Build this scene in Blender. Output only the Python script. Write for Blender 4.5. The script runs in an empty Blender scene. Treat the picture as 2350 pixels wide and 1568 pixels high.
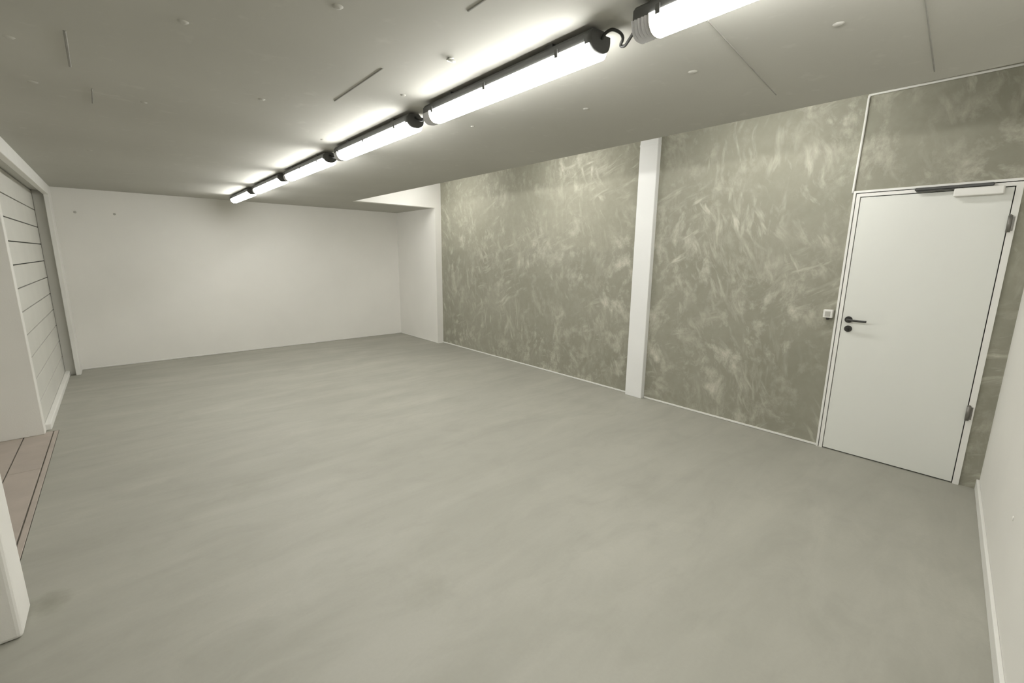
import bpy, bmesh, math, random
from mathutils import Vector, Matrix

random.seed(7)
S = bpy.context.scene
COL = S.collection

# ------------------------------------------------------------------ camera
F_PX, YAW, PITCH, ROLL = 1014.7, 0.7266, 0.1922, 0.0106
EYE = Vector((0.0, 0.0, 1.6))
fw = Vector((math.sin(YAW)*math.cos(PITCH), math.cos(YAW)*math.cos(PITCH), -math.sin(PITCH)))
rt = Vector((math.cos(YAW), -math.sin(YAW), 0.0))
up = rt.cross(fw)
r2 = math.cos(ROLL)*rt + math.sin(ROLL)*up
u2 = -math.sin(ROLL)*rt + math.cos(ROLL)*up
cam_data = bpy.data.cameras.new('camera')
cam_data.sensor_fit = 'HORIZONTAL'
cam_data.sensor_width = 36.0
cam_data.lens = F_PX*36.0/2350.0
cam_data.clip_start = 0.02
cam = bpy.data.objects.new('camera', cam_data)
COL.objects.link(cam)
m = Matrix(((r2.x, u2.x, -fw.x, EYE.x), (r2.y, u2.y, -fw.y, EYE.y), (r2.z, u2.z, -fw.z, EYE.z), (0, 0, 0, 1)))
cam.matrix_world = m
S.camera = cam

# ------------------------------------------------------------------ world, exposure
w = bpy.data.worlds.new('world')
S.world = w
w.use_nodes = True
w.node_tree.nodes['Background'].inputs[0].default_value = (0.5, 0.5, 0.5, 1)
w.node_tree.nodes['Background'].inputs[1].default_value = 0.0     # a closed basement: no daylight
S.view_settings.view_transform = 'Standard'
S.view_settings.look = 'None'
S.view_settings.gamma = 1.0
S.view_settings.use_curve_mapping = False
TUBE_STRENGTH = 20.0
S.view_settings.exposure = 0.90
TUBE_COLOR = (1.0, 0.995, 0.965)

# ------------------------------------------------------------------ room measures (metres)
W = 4.402      # concrete wall plane
XA = 4.282     # white wall of the far corner
D = 8.28       # back wall plane
Y1 = 6.87      # end of the concrete wall
H = 2.397      # underside of the ceiling slab
XE = 2.873     # edge of the slab; a taller strip runs beside the concrete wall
HU = 2.86      # ceiling of that strip
XB = -0.65     # boarded wall
XL = -1.5      # unseen far side of the side room, kept close to bounce light back

BAY_X, BAY_Y = 3.55, (0.95, 3.25, 5.5)

# ------------------------------------------------------------------ materials
def new_mat(name):
    mt = bpy.data.materials.new(name); mt.use_nodes = True
    nt = mt.node_tree
    return mt, nt, nt.nodes['Principled BSDF']

def simple(name, col, rough=0.5, metal=0.0, var=0.05, scale=6.0, bump=0.0, bump_scale=60.0, spec=0.4):
    mt, nt, b = new_mat(name)
    N, L = nt.nodes, nt.links
    tc = N.new('ShaderNodeTexCoord')
    no = N.new('ShaderNodeTexNoise'); no.inputs['Scale'].default_value = scale; no.inputs['Detail'].default_value = 5
    L.new(tc.outputs['Object'], no.inputs['Vector'])
    cr = N.new('ShaderNodeValToRGB')
    cr.color_ramp.elements[0].position = 0.3; cr.color_ramp.elements[1].position = 0.7
    cr.color_ramp.elements[0].color = tuple(c*(1-var) for c in col)+(1,)
    cr.color_ramp.elements[1].color = tuple(min(1, c*(1+var)) for c in col)+(1,)
    L.new(no.outputs['Fac'], cr.inputs['Fac']); L.new(cr.outputs['Color'], b.inputs['Base Color'])
    b.inputs['Roughness'].default_value = rough
    b.inputs['Metallic'].default_value = metal
    b.inputs['Specular IOR Level'].default_value = spec
    if bump > 0:
        n2 = N.new('ShaderNodeTexNoise'); n2.inputs['Scale'].default_value = bump_scale; n2.inputs['Detail'].default_value = 4
        L.new(tc.outputs['Object'], n2.inputs['Vector'])
        bp = N.new('ShaderNodeBump'); bp.inputs['Strength'].default_value = bump; bp.inputs['Distance'].default_value = 0.004
        L.new(n2.outputs['Fac'], bp.inputs['Height']); L.new(bp.outputs['Normal'], b.inputs['Normal'])
    return mt

M = {}
M['white_wall'] = simple('white_wall_paint', (0.80, 0.785, 0.74), 0.75, var=0.025, scale=1.3, bump=0.12, bump_scale=90, spec=0.25)
M['white_gloss'] = simple('white_gloss_paint', (0.80, 0.80, 0.78), 0.45, var=0.015, scale=4, bump=0.05, bump_scale=40)
M['board'] = simple('white_board_paint', (0.64, 0.63, 0.58), 0.6, var=0.03, scale=3, bump=0.08, bump_scale=50)
M['door'] = simple('white_door_paint', (0.74, 0.745, 0.70), 0.4, var=0.01, scale=2)
M['trim'] = simple('white_trim', (0.80, 0.79, 0.75), 0.5, var=0.02, scale=6)
M['seal'] = simple('dark_seal', (0.035, 0.035, 0.03), 0.8, var=0.1)
M['steel_dark'] = simple('dark_steel', (0.06, 0.06, 0.055), 0.35, metal=0.5, var=0.08, scale=20)
M['hinge'] = simple('hinge_steel', (0.22, 0.21, 0.19), 0.4, metal=0.5, var=0.08, scale=20)
M['housing'] = simple('grey_housing', (0.09, 0.09, 0.085), 0.6, var=0.06, scale=12)
M['cable'] = simple('black_cable', (0.03, 0.03, 0.027), 0.55, var=0.1, scale=30)
M['plastic'] = simple('white_plastic', (0.80, 0.79, 0.75), 0.35, var=0.01)
M['grey_plastic'] = simple('grey_plastic', (0.45, 0.44, 0.40), 0.4, var=0.02)
M['seam'] = simple('seam_filler', (0.30, 0.294, 0.265), 0.9, var=0.1, scale=15)
M['plank'] = simple('pinkish_plank', (0.43, 0.375, 0.325), 0.6, var=0.08, scale=5, bump=0.1, bump_scale=30)
M['wire'] = simple('zinc_wire', (0.6, 0.6, 0.56), 0.3, metal=0.4, var=0.03)

def mix_rgb(nt, fac, a, b, blend='MIX'):
    n = nt.nodes.new('ShaderNodeMix'); n.data_type = 'RGBA'; n.blend_type = blend
    for val, sock in ((fac, n.inputs[0]), (a, n.inputs[6]), (b, n.inputs[7])):
        if hasattr(val, 'links') or hasattr(val, 'is_linked'): nt.links.new(val, sock)
        else: sock.default_value = val
    return n.outputs[2]

def math_n(nt, op, a, b=None, clamp=False):
    n = nt.nodes.new('ShaderNodeMath'); n.operation = op; n.use_clamp = clamp
    for val, sock in ((a, n.inputs[0]), (b, n.inputs[1])):
        if val is None: continue
        if hasattr(val, 'is_linked'): nt.links.new(val, sock)
        else: sock.default_value = val
    return n.outputs[0]

def noise(nt, vec, scale, detail=4, rough=0.5, dist=0.0):
    n = nt.nodes.new('ShaderNodeTexNoise')
    n.inputs['Scale'].default_value = scale; n.inputs['Detail'].default_value = detail
    n.inputs['Roughness'].default_value = rough; n.inputs['Distortion'].default_value = dist
    nt.links.new(vec, n.inputs['Vector'])
    return n

def ramp(nt, fac, p0, p1, c0=0.0, c1=1.0):
    n = nt.nodes.new('ShaderNodeMapRange'); n.clamp = True
    n.inputs[1].default_value = p0; n.inputs[2].default_value = p1
    n.inputs[3].default_value = c0; n.inputs[4].default_value = c1
    nt.links.new(fac, n.inputs[0])
    return n.outputs[0]

def mapping(nt, vec, scale=(1, 1, 1), rot=(0, 0, 0), loc=(0, 0, 0)):
    n = nt.nodes.new('ShaderNodeMapping')
    n.inputs['Scale'].default_value = scale; n.inputs['Rotation'].default_value = rot; n.inputs['Location'].default_value = loc
    nt.links.new(vec, n.inputs['Vector'])
    return n.outputs[0]

def make_concrete():
    """bare concrete rubbed over with pale, curving filler strokes"""
    mt, nt, b = new_mat('smeared_concrete')
    N, L = nt.nodes, nt.links
    co = N.new('ShaderNodeTexCoord').outputs['Object']
    # a slow flow field bends the strokes
    flow = noise(nt, co, 1.1, 2, 0.5)
    sub = N.new('ShaderNodeVectorMath'); sub.operation = 'SUBTRACT'; sub.inputs[1].default_value = (0.5, 0.5, 0.5)
    L.new(flow.outputs['Color'], sub.inputs[0])
    sc = N.new('ShaderNodeVectorMath'); sc.operation = 'SCALE'; sc.inputs['Scale'].default_value = 0.42
    L.new(sub.outputs[0], sc.inputs[0])
    ad = N.new('ShaderNodeVectorMath'); ad.operation = 'ADD'
    L.new(co, ad.inputs[0]); L.new(sc.outputs[0], ad.inputs[1])
    warped = ad.outputs[0]
    # soft dabs of filler, then brushed strokes in three directions, each in its own patches
    dab = noise(nt, mapping(nt, warped, scale=(1, 6.5, 5.0)), 1.0, 6, 0.66)
    dpatch = noise(nt, mapping(nt, co, loc=(2.2, 8.7, 4.1)), 0.9, 3, 0.6)
    total = math_n(nt, 'MULTIPLY', math_n(nt, 'MULTIPLY', ramp(nt, dab.outputs['Fac'], 0.50, 0.72), ramp(nt, dpatch.outputs['Fac'], 0.36, 0.60)), 1.0)
    specs = [((1, 16, 4.0), (0.0, 0, 0), (0, 0, 0), 0.54, 0.75, 0.65),
             ((1, 3.6, 16), (0.42, 0, 0), (3.1, 1.7, 0.4), 0.54, 0.74, 0.95),
             ((1, 15, 4.2), (0.5, 0, 0), (7.3, 4.2, 2.1), 0.54, 0.74, 0.95)]
    for k, (scl, rot, loc, p0, p1, gain) in enumerate(specs):
        v = mapping(nt, mapping(nt, warped, rot=rot, loc=loc), scale=scl)
        st = noise(nt, v, 1.0, 4, 0.55)
        stroke = ramp(nt, st.outputs['Fac'], p0, p1)
        pt = noise(nt, mapping(nt, co, loc=(k*5.2, k*3.7, k*9.1)), 1.3, 3, 0.6)
        patch = ramp(nt, pt.outputs['Fac'], 0.46, 0.64)
        s = math_n(nt, 'MULTIPLY', math_n(nt, 'MULTIPLY', stroke, patch), gain)
        total = math_n(nt, 'MAXIMUM', total, s)
    fine = noise(nt, mapping(nt, warped, scale=(1, 45, 14)), 1.0, 5, 0.7)
    total = math_n(nt, 'MULTIPLY', total, ramp(nt, fine.outputs['Fac'], 0.25, 0.6, 0.55, 1.0))
    cloud = noise(nt, co, 0.9, 4, 0.55)
    base = mix_rgb(nt, ramp(nt, cloud.outputs['Fac'], 0.3, 0.7), (0.275, 0.267, 0.212, 1), (0.345, 0.336, 0.274, 1))
    # the upper part of the far bay has a paler tone
    sx = N.new('ShaderNodeSeparateXYZ'); L.new(co, sx.inputs[0])
    edge = noise(nt, co, 2.2, 3)
    zz = math_n(nt, 'ADD', sx.outputs['Z'], math_n(nt, 'MULTIPLY', edge.outputs['Fac'], 0.14))
    lift = math_n(nt, 'MULTIPLY', ramp(nt, zz, 1.73, 1.80), ramp(nt, sx.outputs['Y'], 2.5, 3.0))
    base = mix_rgb(nt, math_n(nt, 'MULTIPLY', lift, 0.22), base, (0.42, 0.405, 0.315, 1))
    mottle = noise(nt, co, 14, 5, 0.65)
    base = mix_rgb(nt, ramp(nt, mottle.outputs['Fac'], 0.3, 0.7, 0, 0.25), base, (0.20, 0.192, 0.15, 1))
    col = mix_rgb(nt, math_n(nt, 'MULTIPLY', total, 0.95, True), base, (0.60, 0.58, 0.49, 1))
    L.new(col, b.inputs['Base Color'])
    b.inputs['Roughness'].default_value = 0.8
    b.inputs['Specular IOR Level'].default_value = 0.25
    bp = N.new('ShaderNodeBump'); bp.inputs['Strength'].default_value = 0.25; bp.inputs['Distance'].default_value = 0.004
    L.new(math_n(nt, 'ADD', total, mottle.outputs['Fac']), bp.inputs['Height']); L.new(bp.outputs['Normal'], b.inputs['Normal'])
    return mt
M['concrete'] = make_concrete()

def make_floor():
    mt, nt, b = new_mat('troweled_floor')
    N, L = nt.nodes, nt.links
    co = N.new('ShaderNodeTexCoord').outputs['Object']
    big = noise(nt, co, 0.55, 4, 0.55, 0.4)
    streak = noise(nt, mapping(nt, co, scale=(0.7, 3.2, 1), rot=(0, 0, 0.12)), 1.2, 5, 0.6, 0.6)
    grain = noise(nt, co, 60, 4, 0.6)
    c = mix_rgb(nt, ramp(nt, big.outputs['Fac'], 0.3, 0.7), (0.36, 0.352, 0.302, 1), (0.43, 0.42, 0.363, 1))
    c = mix_rgb(nt, ramp(nt, streak.outputs['Fac'], 0.35, 0.68, 0.0, 0.45), c, (0.305, 0.30, 0.257, 1))
    c = mix_rgb(nt, ramp(nt, grain.outputs['Fac'], 0.3, 0.7, 0.0, 0.16), c, (0.31, 0.30, 0.26, 1))
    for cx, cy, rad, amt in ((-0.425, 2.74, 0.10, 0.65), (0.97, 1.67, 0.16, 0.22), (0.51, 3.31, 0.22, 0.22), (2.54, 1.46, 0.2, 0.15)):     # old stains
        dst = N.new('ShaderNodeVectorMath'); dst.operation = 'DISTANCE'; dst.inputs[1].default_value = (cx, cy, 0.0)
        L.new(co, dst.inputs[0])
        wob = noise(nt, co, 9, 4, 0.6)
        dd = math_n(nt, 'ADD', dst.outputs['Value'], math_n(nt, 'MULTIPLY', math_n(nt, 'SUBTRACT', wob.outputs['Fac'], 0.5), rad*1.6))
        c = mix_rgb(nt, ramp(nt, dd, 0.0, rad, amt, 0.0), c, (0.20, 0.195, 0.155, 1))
    blot = noise(nt, mapping(nt, co, scale=(1, 1.6, 1)), 2.6, 6, 0.62, 0.8)
    c = mix_rgb(nt, ramp(nt, blot.outputs['Fac'], 0.48, 0.72, 0.0, 0.4), c, (0.30, 0.293, 0.25, 1))
    L.new(c, b.inputs['Base Color'])
    L.new(ramp(nt, streak.outputs['Fac'], 0.3, 0.7, 0.50, 0.64), b.inputs['Roughness'])
    b.inputs['Specular IOR Level'].default_value = 0.35
    bp = N.new('ShaderNodeBump'); bp.inputs['Strength'].default_value = 0.12; bp.inputs['Distance'].default_value = 0.004
    L.new(math_n(nt, 'ADD', streak.outputs['Fac'], math_n(nt, 'MULTIPLY', grain.outputs['Fac'], 0.25)), bp.inputs['Height'])
    L.new(bp.outputs['Normal'], b.inputs['Normal'])
    return mt
M['floor'] = make_floor()

def make_ceiling():
    mt, nt, b = new_mat('painted_slab')
    N, L = nt.nodes, nt.links
    co = N.new('ShaderNodeTexCoord').outputs['Object']
    big = noise(nt, co, 0.8, 4, 0.5)
    spots = noise(nt, co, 9, 3, 0.6)
    c = mix_rgb(nt, ramp(nt, big.outputs['Fac'], 0.3, 0.7), (0.465, 0.457, 0.413, 1), (0.515, 0.507, 0.462, 1))
    c = mix_rgb(nt, ramp(nt, spots.outputs['Fac'], 0.62, 0.75, 0.0, 0.3), c, (0.63, 0.62, 0.57, 1))
    L.new(c, b.inputs['Base Color'])
    b.inputs['Roughness'].default_value = 0.85
    b.inputs['Specular IOR Level'].default_value = 0.2
    bp = N.new('ShaderNodeBump'); bp.inputs['Strength'].default_value = 0.15; bp.inputs['Distance'].default_value = 0.006
    L.new(spots.outputs['Fac'], bp.inputs['Height']); L.new(bp.outputs['Normal'], b.inputs['Normal'])
    return mt
M['ceiling'] = make_ceiling()

def make_tube():
    mt, nt, b = new_mat('lit_tube')
    N, L = nt.nodes, nt.links
    co = N.new('ShaderNodeTexCoord').outputs['Object']
    rib = N.new('ShaderNodeTexWave'); rib.inputs['Scale'].default_value = 30; rib.bands_direction = 'Y'
    L.new(co, rib.inputs['Vector'])
    b.inputs['Base Color'].default_value = (0.9, 0.9, 0.88, 1)
    L.new(mix_rgb(nt, ramp(nt, rib.outputs['Fac'], 0, 1, 0, 0.1), TUBE_COLOR+(1,), (1, 1, 0.97, 1)), b.inputs['Emission Color'])
    b.inputs['Emission Strength'].default_value = TUBE_STRENGTH
    return mt
M['tube'] = make_tube()

def make_clear():
    mt, nt, b = new_mat('ribbed_clear_plastic')
    b.inputs['Base Color'].default_value = (0.88, 0.88, 0.90, 1)
    b.inputs['Roughness'].default_value = 0.12
    b.inputs['Transmission Weight'].default_value = 0.35
    b.inputs['IOR'].default_value = 1.45
    N, L = nt.nodes, nt.links
    co = N.new('ShaderNodeTexCoord').outputs['Object']
    no = noise(nt, co, 40, 2)
    L.new(ramp(nt, no.outputs['Fac'], 0.3, 0.7, 0.03, 0.12), b.inputs['Roughness'])
    return mt
M['clear'] = make_clear()

# ------------------------------------------------------------------ helpers
def box_bm(bm, x0, x1, y0, y1, z0, z1, bevel=0.0, seg=1):
    xs, ys, zs = sorted((x0, x1)), sorted((y0, y1)), sorted((z0, z1))
    v = [bm.verts.new((x, y, z)) for x in xs for y in ys for z in zs]
    idx = [(0, 1, 3, 2), (4, 6, 7, 5), (0, 4, 5, 1), (2, 3, 7, 6), (0, 2, 6, 4), (1, 5, 7, 3)]
    fs = [bm.faces.new([v[i] for i in q]) for q in idx]
    if bevel > 0:
        es = list({e for f in fs for e in f.edges})
        bmesh.ops.bevel(bm, geom=es, offset=bevel, segments=seg, affect='EDGES', profile=0.5)
    return bm

def boxes(*bs, bevel=0.0, seg=1):
    bm = bmesh.new()
    for q in bs: box_bm(bm, *q, bevel=bevel, seg=seg)
    return bm

def cyl_bm(bm, p0, p1, r0, r1=None, n=20, caps=True):
    p0, p1 = Vector(p0), Vector(p1); r1 = r0 if r1 is None else r1
    ax = (p1-p0).normalized()
    a = Vector((0, 0, 1)) if abs(ax.z) < 0.9 else Vector((1, 0, 0))
    u = ax.cross(a).normalized(); v = ax.cross(u)
    A = [bm.verts.new(p0+r0*(math.cos(t)*u+math.sin(t)*v)) for t in [2*math.pi*i/n for i in range(n)]]
    B = [bm.verts.new(p1+r1*(math.cos(t)*u+math.sin(t)*v)) for t in [2*math.pi*i/n for i in range(n)]]
    for i in range(n):
        f = bm.faces.new((A[i], B[i], B[(i+1) % n], A[(i+1) % n])); f.smooth = True
    if caps:
        bm.faces.new(A); bm.faces.new(B[::-1])
    return bm

def tube_bm(bm, pts, r, n=10):
    """smooth hose through the points"""
    P = [Vector(p) for p in pts]
    path = []
    for i in range(len(P)-1):
        a, b, c, d = P[max(i-1, 0)], P[i], P[i+1], P[min(i+2, len(P)-1)]
        for k in range(6):
            t = k/6
            path.append(0.5*((2*b)+(c-a)*t+(2*a-5*b+4*c-d)*t*t+(3*b-a-3*c+d)*t**3))
    path.append(P[-1])
    rings = []
    nrm = None
    for i, p in enumerate(path):
        t = (path[min(i+1, len(path)-1)]-path[max(i-1, 0)]).normalized()
        if nrm is None:
            nrm = t.orthogonal().normalized()
        nrm = (nrm-t*nrm.dot(t)).normalized()
        bi = t.cross(nrm)
        rings.append([bm.verts.new(p+r*(math.cos(q)*nrm+math.sin(q)*bi)) for q in [2*math.pi*j/n for j in range(n)]])
    for A, B in zip(rings, rings[1:]):
        for j in range(n):
            f = bm.faces.new((A[j], A[(j+1) % n], B[(j+1) % n], B[j])); f.smooth = True
    bm.faces.new(rings[0][::-1]); bm.faces.new(rings[-1])
    return bm

def obj(name, bm, mat, parent=None, origin=None):
    bmesh.ops.recalc_face_normals(bm, faces=bm.faces)
    if origin is not None:
        bmesh.ops.translate(bm, verts=bm.verts, vec=-Vector(origin))
    me = bpy.data.meshes.new(name); bm.to_mesh(me); bm.free()
    me.materials.append(M[mat] if isinstance(mat, str) else mat)
    o = bpy.data.objects.new(name, me); COL.objects.link(o)
    if origin is not None: o.location = origin
    if parent is not None:
        o.parent = parent
    return o

def empty(name, loc):
    o = bpy.data.objects.new(name, None); o.empty_display_size = 0.1
    COL.objects.link(o); o.location = loc
    return o

def tag(o, label, cat, group=None):
    o['label'] = label; o['category'] = cat
    if group: o['group'] = group
    return o

def struct(name, bm, mat, label=None):
    o = obj(name, bm, mat); o['kind'] = 'structure'
    if label: o['label'] = label
    return o

# ------------------------------------------------------------------ the room shell
def near_y(x):                       # the white wall beside the camera stands slightly askew
    return -0.032 - 0.0722*(W-x)

fl = struct('floor', boxes((-0.555, W+0.25, -1.0, D+0.2, -0.2, 0.0), (XL-0.2, -0.555, -1.0, 2.66, -0.2, 0.0),
                           (XL-0.2, -0.555, 2.66, 5.56, -0.2, -0.012), (XL-0.2, -0.555, 5.56, D+0.2, -0.2, 0.0)), 'floor',
            'grey troweled concrete floor with cloudy streaks')
# narrow pinkish boards laid in the opening on the left
xs = [-0.555, -0.592, -0.772, -0.952, -1.132, -1.312, -1.498]
for i in range(len(xs)-1):
    cut = [2.66, 5.56] if i == 0 else [2.66, 4.62-0.55*(i % 3 == 0)-0.9*(i % 3 == 2), 5.56]
    for a, b in zip(cut, cut[1:]):
        obj('plank', boxes((xs[i+1]+0.004, xs[i]-0.004, a+0.002, b-0.002, -0.012, 0.0), bevel=0.002), 'plank', fl)

ce = struct('ceiling', boxes((XL-0.2, XE, -1.0, D+0.2, H, H+0.62), (XE, W+0.25, Y1+0.12, D+0.2, H, H+0.62)), 'ceiling',
            'grey painted concrete slab carrying the row of lights')
cu = struct('ceiling_upper', boxes((XE, W+0.25, -1.0, Y1+0.12, HU, HU+0.15)), 'ceiling', 'higher ceiling strip above the concrete wall')

# formwork joints and filled tie holes on the slab
def seam(x0, y0, x1, y1, wd):
    a, b = Vector((x0, y0, H)), Vector((x1, y1, H))
    t = (b-a).normalized(); s = Vector((-t.y, t.x, 0))*wd/2
    bm = bmesh.new()
    top = [a-s, b-s, b+s, a+s]
    lo = [a-s*0.4+Vector((0, 0, -0.003)), b-s*0.4+Vector((0, 0, -0.003)), b+s*0.4+Vector((0, 0, -0.003)), a+s*0.4+Vector((0, 0, -0.003))]
    T = [bm.verts.new(p) for p in top]; Lw = [bm.verts.new(p) for p in lo]
    bm.faces.new(Lw)
    for i in range(4): bm.faces.new((T[i], T[(i+1) % 4], Lw[(i+1) % 4], Lw[i]))
    obj('slab_joint', bm, 'seam', ce)
seam(-0.036, 2.46, -0.043, 2.90, 0.010)
seam(0.978, 1.97, 0.979, 2.54, 0.009)
seam(0.98, 1.20, 0.98, 1.34, 0.010)
seam(1.62, 0.83, 2.56, 0.925, 0.004)
seam(1.95, 0.315, 2.74, 0.365, 0.005)
seam(0.02, 3.2, 0.015, 3.5, 0.006)

struct('wall_back', boxes((XL-0.2, W+0.25, D, D+0.2, 0.0, H)), 'white_wall', 'white painted back wall below the end of the light row')
struct('wall_corner', boxes((XA, W+0.25, Y1, D, 0.0, H), (XE, W+0.25, Y1, Y1+0.12, H, HU)), 'white_wall',
       'white wall return and beam end in the far corner')
# bare concrete wall with the door opening
DY0, DY1, DZ = 0.056, 0.930, 2.112
struct('wall_right', boxes((W, W+0.25, DY1, Y1, 0, HU), (W, W+0.25, -0.6, DY0, 0, HU), (W, W+0.25, DY0, DY1, DZ, HU),
                           (W+0.10, W+0.25, DY0, DY1, 0, DZ)), 'concrete',
       'bare grey concrete wall smeared with pale filler strokes')
# white wall right beside the camera
def skew_wall(x0, x1, off0, off1, z0, z1, bevel=0.0):
    bm = bmesh.new()
    pts = [(x0, near_y(x0)+off1), (x1, near_y(x1)+off1), (x1, near_y(x1)+off0), (x0, near_y(x0)+off0)]
    lo = [bm.verts.new((x, y, z0)) for x, y in pts]; hi = [bm.verts.new((x, y, z1)) for x, y in pts]
    bm.faces.new(lo[::-1]); bm.faces.new(hi)
    for i in range(4): bm.faces.new((lo[i], lo[(i+1) % 4], hi[(i+1) % 4], hi[i]))
    if bevel: bmesh.ops.bevel(bm, geom=list(bm.edges), offset=bevel, segments=2, affect='EDGES', profile=0.5)
    return bm
wf = struct('wall_front', skew_wall(XL-0.2, W+0.02, -0.15, -0.012, 0, HU), 'white_wall', 'white wall at the right edge beside the camera')
struct('baseboard_front', skew_wall(XL, W, -0.012, 0.003, 0, 0.075, 0.003), 'trim', 'white baseboard of the wall at the right edge')

# left side: near pier, side room, boarded wall with post and lintel
struct('wall_left_pier', boxes((XL-0.2, -0.472, 2.54, 2.765, 0, H), bevel=0.018, seg=3), 'white_wall', 'white wall end with rounded edge at the lower left')
struct('wall_left_outer', boxes((XL-0.2, XL, -1.0, 2.54, 0, H), (XL-0.2, XL, 2.765, D, 0, H)), 'white_wall')
struct('wall_left_return', boxes((XL, -0.640, 5.50, 5.60, 0, H), bevel=0.004), 'white_wall', 'smooth white wall end in front of the boarded wall')
wl = struct('wall_left', boxes((XB-0.15, XB-0.018, 5.60, D, 0, H)), 'seal', 'white wall clad with horizontal boards at the left edge')
zj = [0.0]+[0.258+0.2027*k for k in range(11)]
zj[-1] = 2.312
for a, b in zip(zj, zj[1:]):
    bd = bmesh.new()
    box_bm(bd, XB-0.018, XB, 5.602, 8.03, a+(0.0 if a == 0 else 0.0045), b-0.0045, bevel=0.003)
    obj('board', bd, 'board', wl)
obj('soffit', boxes((XB-0.02, -0.550, 5.60, D, 2.318, H)), 'board', wl)
obj('post', boxes((XB-0.0, -0.548, 8.03, D, 0.0, 2.318), bevel=0.003), 'board', wl)
obj('plinth', boxes((XB, -0.604, 5.60, 8.03, 0, 0.060), bevel=0.008, seg=2), 'trim', wl)
struct('trim_1', boxes((-0.552, -0.500, 2.70, 7.952, 2.270, H), bevel=0.005, seg=2), 'trim', 'white lintel board under the ceiling at the left edge')
struct('trim_2', boxes((-0.548, -0.500, 7.95, D, 0, H), bevel=0.005, seg=2), 'trim', 'white upright corner board beside the back wall')

# thin white bead along the concrete wall, thin caulk lines elsewhere
struct('trim_3', boxes((W-0.010, W, 2.865, Y1, 0.004, 0.020), (W-0.010, W, DY1+0.01, 2.64, 0.004, 0.020)), 'trim', 'thin white bead along the foot of the concrete wall')
struct('trim_4', boxes((-0.50, XA, D-0.006, D, 0.008, 0.018), (XA-0.006, XA, Y1, D, 0.008, 0.018)), 'trim', 'thin white bead along the foot of the back wall')

# white pillar against the concrete
p = struct('pillar', boxes((W-0.062, W+0.01, 2.648, 2.862, 0, HU), bevel=0.004), 'white_gloss', 'white painted pillar standing against the concrete wall')
p['category'] = 'pillar'
obj('pillar_collar', boxes((W-0.064, W+0.01, 2.646, 2.864, 2.745, 2.765), bevel=0.001), 'white_gloss', p)

# ------------------------------------------------------------------ the door
dr = empty('door_1', (W, 0.49, 0.0)); dr['kind'] = 'structure'; dr['label'] = 'white flush door with closer in the concrete wall'
def dpart(name, bm, mat, parent=dr):
    o = obj(name, bm, mat, None)
    o.parent = parent
    o.matrix_parent_inverse = Matrix.Translation(-Vector((W, 0.49, 0.0)))
    return o
fo = 0.014   # how far the frame stands proud
LY0, LY1, LZ = 0.090, 0.888, 2.068
frame_bm = boxes((W-fo, W+0.08, 0.893, 0.917, 0, LZ+0.030), (W-fo-0.002, W+0.08, 0.923, 0.938, 0, DZ+0.008),
                 (W-fo, W+0.08, DY0-0.004, 0.085, 0, LZ+0.030), (W-fo, W+0.08, 0.085, 0.893, LZ+0.006, LZ+0.030),
                 (W-fo-0.002, W+0.08, DY0-0.004, 0.923, LZ+0.036, DZ+0.008))
frame = dpart('door_frame', frame_bm, 'trim')
dpart('frame_seal', boxes((W+0.004, W+0.075, 0.086, 0.926, 0.0, LZ+0.038)), 'seal', dr)
leaf = dpart('door_leaf', boxes((W-0.012, W+0.003, LY0, LY1, 0.009, LZ), bevel=0.0015), 'door')
def lpart(name, bm, mat, parent):
    o = obj(name, bm, mat, None); o.parent = parent
    base = parent.matrix_parent_inverse if parent.parent else Matrix.Identity(4)
    return o
XF = W-0.012
for zc in (1.120, 1.046):
    bm = bmesh.new(); yc = 0.846 if zc > 1.1 else 0.840
    cyl_bm(bm, (XF+0.002, yc, zc), (XF-0.009, yc, zc), 0.027, 0.025, 28)
    if zc < 1.1:
        cyl_bm(bm, (XF-0.008, yc, zc+0.004), (XF-0.016, yc, zc+0.004), 0.0085, 0.0085, 16)
        box_bm(bm, XF-0.016, XF-0.008, yc-0.005, yc+0.005, zc-0.018, zc)
    lpart('rosette', bm, 'steel_dark', leaf)
bm = bmesh.new()
tube_bm(bm, [(XF-0.004, 0.846, 1.12), (XF-0.035, 0.846, 1.12), (XF-0.050, 0.838, 1.12), (XF-0.053, 0.815, 1.12), (XF-0.053, 0.77, 1.119), (XF-0.052, 0.722, 1.118)], 0.0085, 12)
lpart('lever_handle', bm, 'steel_dark', leaf)
for zc in (1.835, 0.540):
    bm = bmesh.new()
    cyl_bm(bm, (W-0.020, 0.0815, zc-0.052), (W-0.020, 0.0815, zc+0.052), 0.011, None, 16)
    cyl_bm(bm, (W-0.020, 0.0815, zc+0.052), (W-0.020, 0.0815, zc+0.060), 0.011, 0.004, 16)
    box_bm(bm, W-0.016, W-0.010, 0.060, 0.086, zc-0.045, zc+0.045)
    dpart('hinge', bm, 'hinge')
# closer: body on the leaf, slide rail on the frame
cl = dpart('door_closer', boxes((XF-0.052, XF+0.001, 0.132, 0.368, 2.026, 2.078), bevel=0.006, seg=2), 'plastic')
cl['label'] = 'white door closer box'
bm = boxes((W-fo-0.024, W-fo+0.002, 0.185, 0.575, 2.084, 2.104), bevel=0.003)
rail = lpart('slide_rail', bm, 'steel_dark', cl)
bm = boxes((XF-0.036, XF-0.018, 0.33, 0.565, 2.074, 2.083), bevel=0.002)
cyl_bm(bm, (XF-0.027, 0.34, 2.068), (XF-0.027, 0.34, 2.086), 0.013, None, 16)
lpart('closer_arm', bm, 'steel_dark', cl)

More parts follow.
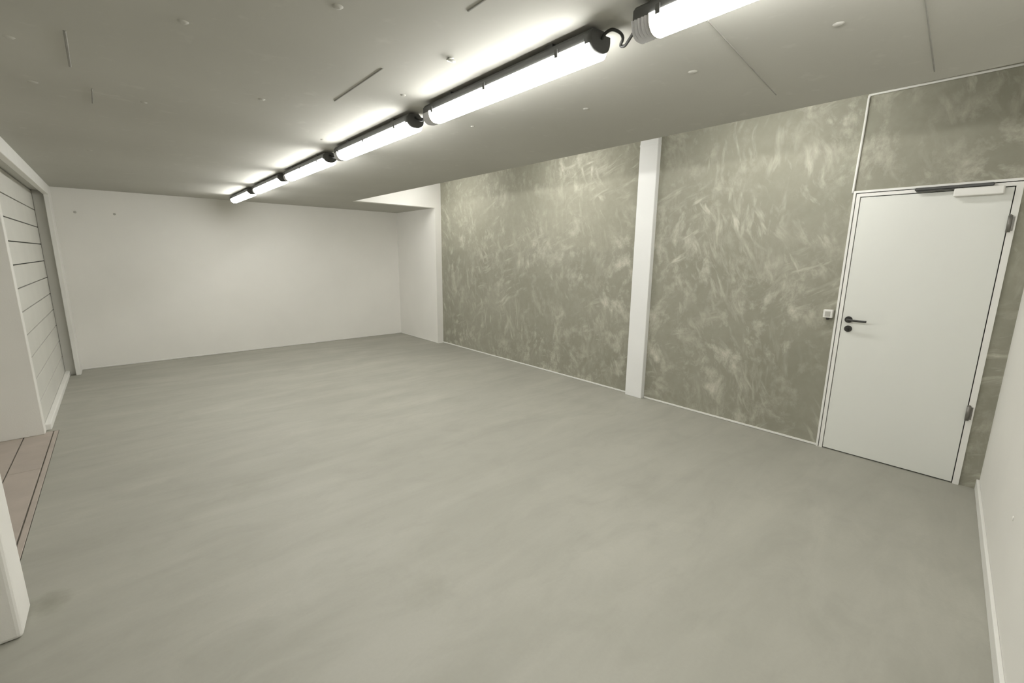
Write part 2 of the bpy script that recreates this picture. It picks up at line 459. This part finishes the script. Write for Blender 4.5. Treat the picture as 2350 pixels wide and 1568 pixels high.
# ------------------------------------------------------------------ switch and white cable on the concrete
sw = empty('light_switch', (W, 0.985, 1.155))
tag(sw, 'small white light switch on the concrete beside the door frame', 'switch')
def rel(name, bm, mat, root):
    bmesh.ops.translate(bm, verts=bm.verts, vec=-root.location)
    return obj(name, bm, mat, root)
rel('switch_box', boxes((W-0.046, W, 0.953, 1.017, 1.122, 1.188), bevel=0.004, seg=2), 'plastic', sw)
rel('switch_rocker', boxes((W-0.052, W-0.045, 0.967, 1.003, 1.135, 1.175), bevel=0.002), 'grey_plastic', sw)
rel('dark_block', boxes((W-0.034, W-0.010, 0.975, 0.995, 1.104, 1.124), bevel=0.003), 'steel_dark', sw)  # small dark block under the switch box

cc = empty('surface_cable', (W, 0.936, 2.2))
tag(cc, 'thin white cable running up from the door frame and along the ceiling edge', 'cable')
bm = bmesh.new(); tube_bm(bm, [(W-0.0095, 0.945, 2.105), (W-0.0095, 0.940, 2.35), (W-0.0095, 0.935, 2.60), (W-0.0095, 0.934, 2.79)], 0.008, 8)
rel('cable_riser', bm, 'trim', cc)
bm = bmesh.new(); tube_bm(bm, [(W-0.0095, 0.934, 2.786), (W-0.0095, 0.928, 2.803), (W-0.0095, 0.90, 2.808), (W-0.0095, 0.55, 2.806), (W-0.0095, 0.10, 2.804), (W-0.0095, -0.02, 2.804)], 0.008, 8)
rel('cable_run', bm, 'trim', cc)

# ------------------------------------------------------------------ the row of lights
LX = 1.375
ZT = H            # fixed to the slab
def u_profile(half, ztop, zlow, n=14):
    """bowl of the cover, from the left rim round the bottom to the right rim"""
    pts = []
    for i in range(n+1):
        t = math.pi*i/n
        c, s = math.cos(t), math.sin(t)
        pts.append((-half*math.copysign(abs(c)**0.75, c), ztop-(ztop-zlow)*abs(s)**0.75))
    return pts
def sweep(bm, prof, y0, y1, cap=True, ribs=0, amp=0.0):
    n = max(1, ribs*2)
    rings = []
    for k in range(n+1):
        y = y0+(y1-y0)*k/n
        g = 1.0-(amp if (ribs and k % 2) else 0.0)
        zt = prof[0][1]
        rings.append([bm.verts.new((x*g, y, zt+(z-zt)*g)) for x, z in prof])
    for A, B in zip(rings, rings[1:]):
        for i in range(len(prof)-1):
            f = bm.faces.new((A[i], A[i+1], B[i+1], B[i])); f.smooth = ribs == 0
        bm.faces.new((A[-1], A[0], B[0], B[-1]))
    if cap:
        bm.faces.new(rings[0]); bm.faces.new(rings[-1][::-1])
    return bm
LL = 1.13
TILT = -5.0
starts = [-0.195, 1.105, 2.405, 3.75, 5.06, 6.42]
lab = ['nearest fluorescent light, cut off by the top edge of the picture',
       'second fluorescent light from the camera, dark end cap by the cable loop',
       'third fluorescent light from the camera in the ceiling row',
       'fourth fluorescent light from the camera in the ceiling row',
       'fifth fluorescent light from the camera, last but one before the back wall',
       'last small-looking fluorescent light of the row, next to the back wall']
def make_light():
    root = empty('fluorescent_light', (LX, 0, H))
    rel0 = lambda name, bm, mat, par=root: obj(name, bm, mat, par)
    # everything below is measured from the middle of the near end, z = 0 at the slab
    hb = bmesh.new()
    prof = [(-0.030, -0.012), (-0.044, -0.026), (-0.047, -0.052), (0.047, -0.052), (0.044, -0.026), (0.030, -0.012)]
    A = [hb.verts.new((x, 0.0, z)) for x, z in prof]; B = [hb.verts.new((x, LL, z)) for x, z in prof]
    for i in range(6): hb.faces.new((A[i], A[(i+1) % 6], B[(i+1) % 6], B[i]))
    hb.faces.new(A[::-1]); hb.faces.new(B)
    rel0('housing', hb, 'housing')
    rel0('lit_cover', sweep(bmesh.new(), u_profile(0.050, -0.0525, -0.108), 0.004, LL-0.060), 'tube')
    rel0('light_stop', sweep(bmesh.new(), u_profile(0.051, -0.0525, -0.109), LL-0.0598, LL-0.0562), 'grey_plastic')  # added disc, stops the lit cover from flooding the clear end
    rel0('clear_end', sweep(bmesh.new(), u_profile(0.049, -0.0525, -0.106), LL-0.0560, LL+0.004, ribs=5, amp=0.10), 'clear')
    eb = sweep(bmesh.new(), u_profile(0.0535, -0.030, -0.088), -0.010, 0.024)
    rel0('end_cap', eb, 'housing')
    for yb in (0.22, LL-0.22):
        rel0('mounting_bracket', boxes((-0.026, 0.026, yb-0.02, yb+0.02, -0.0125, 0.0)), 'housing')
    for yb in (0.16, 0.60, 1.04):
        for sx in (-1, 1):
            rel0('clip', boxes((sx*0.0475, sx*0.0535, yb-0.008, yb+0.008, -0.064, -0.036), bevel=0.001), 'housing')
    return root
proto = make_light()
for i, y0 in enumerate(starts):
    if i == 0:
        r = proto
    else:
        r = proto.copy(); COL.objects.link(r)
        for ch in proto.children:
            c = ch.copy(); COL.objects.link(c); c.parent = r
    r.location = (LX, y0, H)
    r.rotation_euler.y = math.radians(TILT)     # hung a little askew, facing the concrete wall
    tag(r, lab[i], 'light', 'fluorescent lights in a row on the ceiling')

# the taller strip beside the concrete wall has its own lights: their steep light draws the shadows under the
# door closer and the switch; from here the slab edge covers them
for i, y0 in enumerate(BAY_Y):
    r = proto.copy(); COL.objects.link(r)
    for ch in proto.children:
        c = ch.copy(); COL.objects.link(c); c.parent = r
    r.location = (BAY_X, y0, HU)
    tag(r, ['fluorescent light hidden above the slab edge near the door', 'fluorescent light hidden above the slab edge near the white pillar',
           'fluorescent light hidden above the slab edge near the far corner'][i], 'light', 'lights in the taller strip over the concrete wall')

# supply cables between neighbouring lights
cl_lab = ['black cable looping between the nearest two ceiling lights', 'black cable between the second and third ceiling lights',
          'black cable between the third and fourth ceiling lights', 'black cable between the fourth and fifth ceiling lights',
          'black cable between the last two ceiling lights']
for i in range(5):
    a, b = starts[i]+LL+0.001, starts[i+1]
    zc = H-0.034
    bm = bmesh.new()
    if i == 0:
        pts = [(LX+0.005, b-0.0125, 2.352), (LX+0.0, b-0.028, 2.362), (LX+0.012, 1.056, 2.372), (LX+0.05, 1.050, 2.372), (LX+0.085, 1.062, 2.368),
               (LX+0.112, 1.090, 2.362), (LX+0.110, 1.070, 2.354), (LX+0.070, 1.020, 2.352), (LX+0.030, a+0.035, 2.352), (LX+0.008, a+0.006, 2.352)]
    else:
        g = b-a
        pts = [(LX, a+0.001, zc), (LX+0.005, a+g*0.25, zc-0.018), (LX+0.01, a+g*0.55, zc-0.028), (LX+0.004, a+g*0.8, zc-0.015), (LX, b-0.0125, zc)]
    tube_bm(bm, pts, 0.0055, 8)
    o = obj('supply_cable', bm, 'cable', None, origin=(LX, (a+b)/2, zc))
    tag(o, cl_lab[i], 'cable', 'cables between the ceiling lights')

# ------------------------------------------------------------------ small fittings
def torus(bm, c, R, r, n=22, k=8, tilt=0.3):
    c = Vector(c); rings = []
    for i in range(n):
        t = 2*math.pi*i/n
        d = Vector((math.cos(t), math.sin(t)*math.cos(tilt), math.sin(t)*math.sin(tilt)))
        nn = Vector((0, -math.sin(tilt), math.cos(tilt)))
        rings.append([bm.verts.new(c+d*(R+r*math.cos(q))+nn*r*math.sin(q)) for q in [2*math.pi*j/k for j in range(k)]])
    for i in range(n):
        A, B = rings[i], rings[(i+1) % n]
        for j in range(k):
            f = bm.faces.new((A[j], B[j], B[(j+1) % k], A[(j+1) % k])); f.smooth = True
ar = empty('ceiling_eyelet', (1.14, 1.68, H)); tag(ar, 'small pale metal eyelet fixed to the ceiling left of the second light', 'eyelet')
bm = bmesh.new(); cyl_bm(bm, (0, 0, 0), (0, 0, -0.006), 0.012, 0.010, 18); obj('base_plate', bm, 'wire', ar)
bm = bmesh.new(); torus(bm, (0, 0, -0.010), 0.016, 0.004); obj('ring', bm, 'wire', ar)

# filled tie holes: slightly domed discs of filler on the slab
def plug(x, y, r):
    bm = bmesh.new()
    top = None; n = 16
    prev = [bm.verts.new((x+r*math.cos(2*math.pi*i/n), y+r*math.sin(2*math.pi*i/n), H)) for i in range(n)]
    for f_, dz in ((0.75, 0.003), (0.35, 0.0045)):
        cur = [bm.verts.new((x+r*f_*math.cos(2*math.pi*i/n), y+r*f_*math.sin(2*math.pi*i/n), H-dz)) for i in range(n)]
        for i in range(n):
            f = bm.faces.new((prev[i], prev[(i+1) % n], cur[(i+1) % n], cur[i])); f.smooth = True
        prev = cur
    bm.faces.new(prev)
    obj('filled_hole', bm, 'ceiling', ce)
PLUGS = [(0.649, 1.61, 0.018), (0.282, 2.082, 0.018), (0.685, 2.786, 0.018), (-0.191, 3.281, 0.020), (-0.199, 2.68, 0.018), (1.994, 1.072, 0.020),
         (1.203, 2.208, 0.014), (1.972, 0.537, 0.018), (-0.043, 5.104, 0.020), (0.224, 3.288, 0.016), (1.794, 2.413, 0.014), (2.046, 1.708, 0.018), (1.213, 3.418, 0.014)]
for x, y, r in PLUGS: plug(x, y, r)

# two wall plugs high on the back wall, one filled spot on the white wall at the right
for k, x in enumerate((-0.308, 0.079)):
    bm = bmesh.new(); cyl_bm(bm, (x, D+0.002, 2.098), (x, D-0.006, 2.098), 0.016, 0.012, 16); cyl_bm(bm, (x, D-0.004, 2.094), (x, D-0.009, 2.094), 0.006, 0.005, 12)
    o = obj('wall_plug', bm, 'grey_plastic', None, origin=(x, D, 2.098))
    tag(o, ['left', 'right'][k]+' one of two small wall plugs high on the back wall', 'wall plug', 'wall plugs in the back wall')
bm = bmesh.new(); cyl_bm(bm, (2.88, near_y(2.88)-0.0125, 0.466), (2.88, near_y(2.88)-0.009, 0.466), 0.013, 0.008, 14)
obj('filled_hole', bm, 'white_wall', wf)
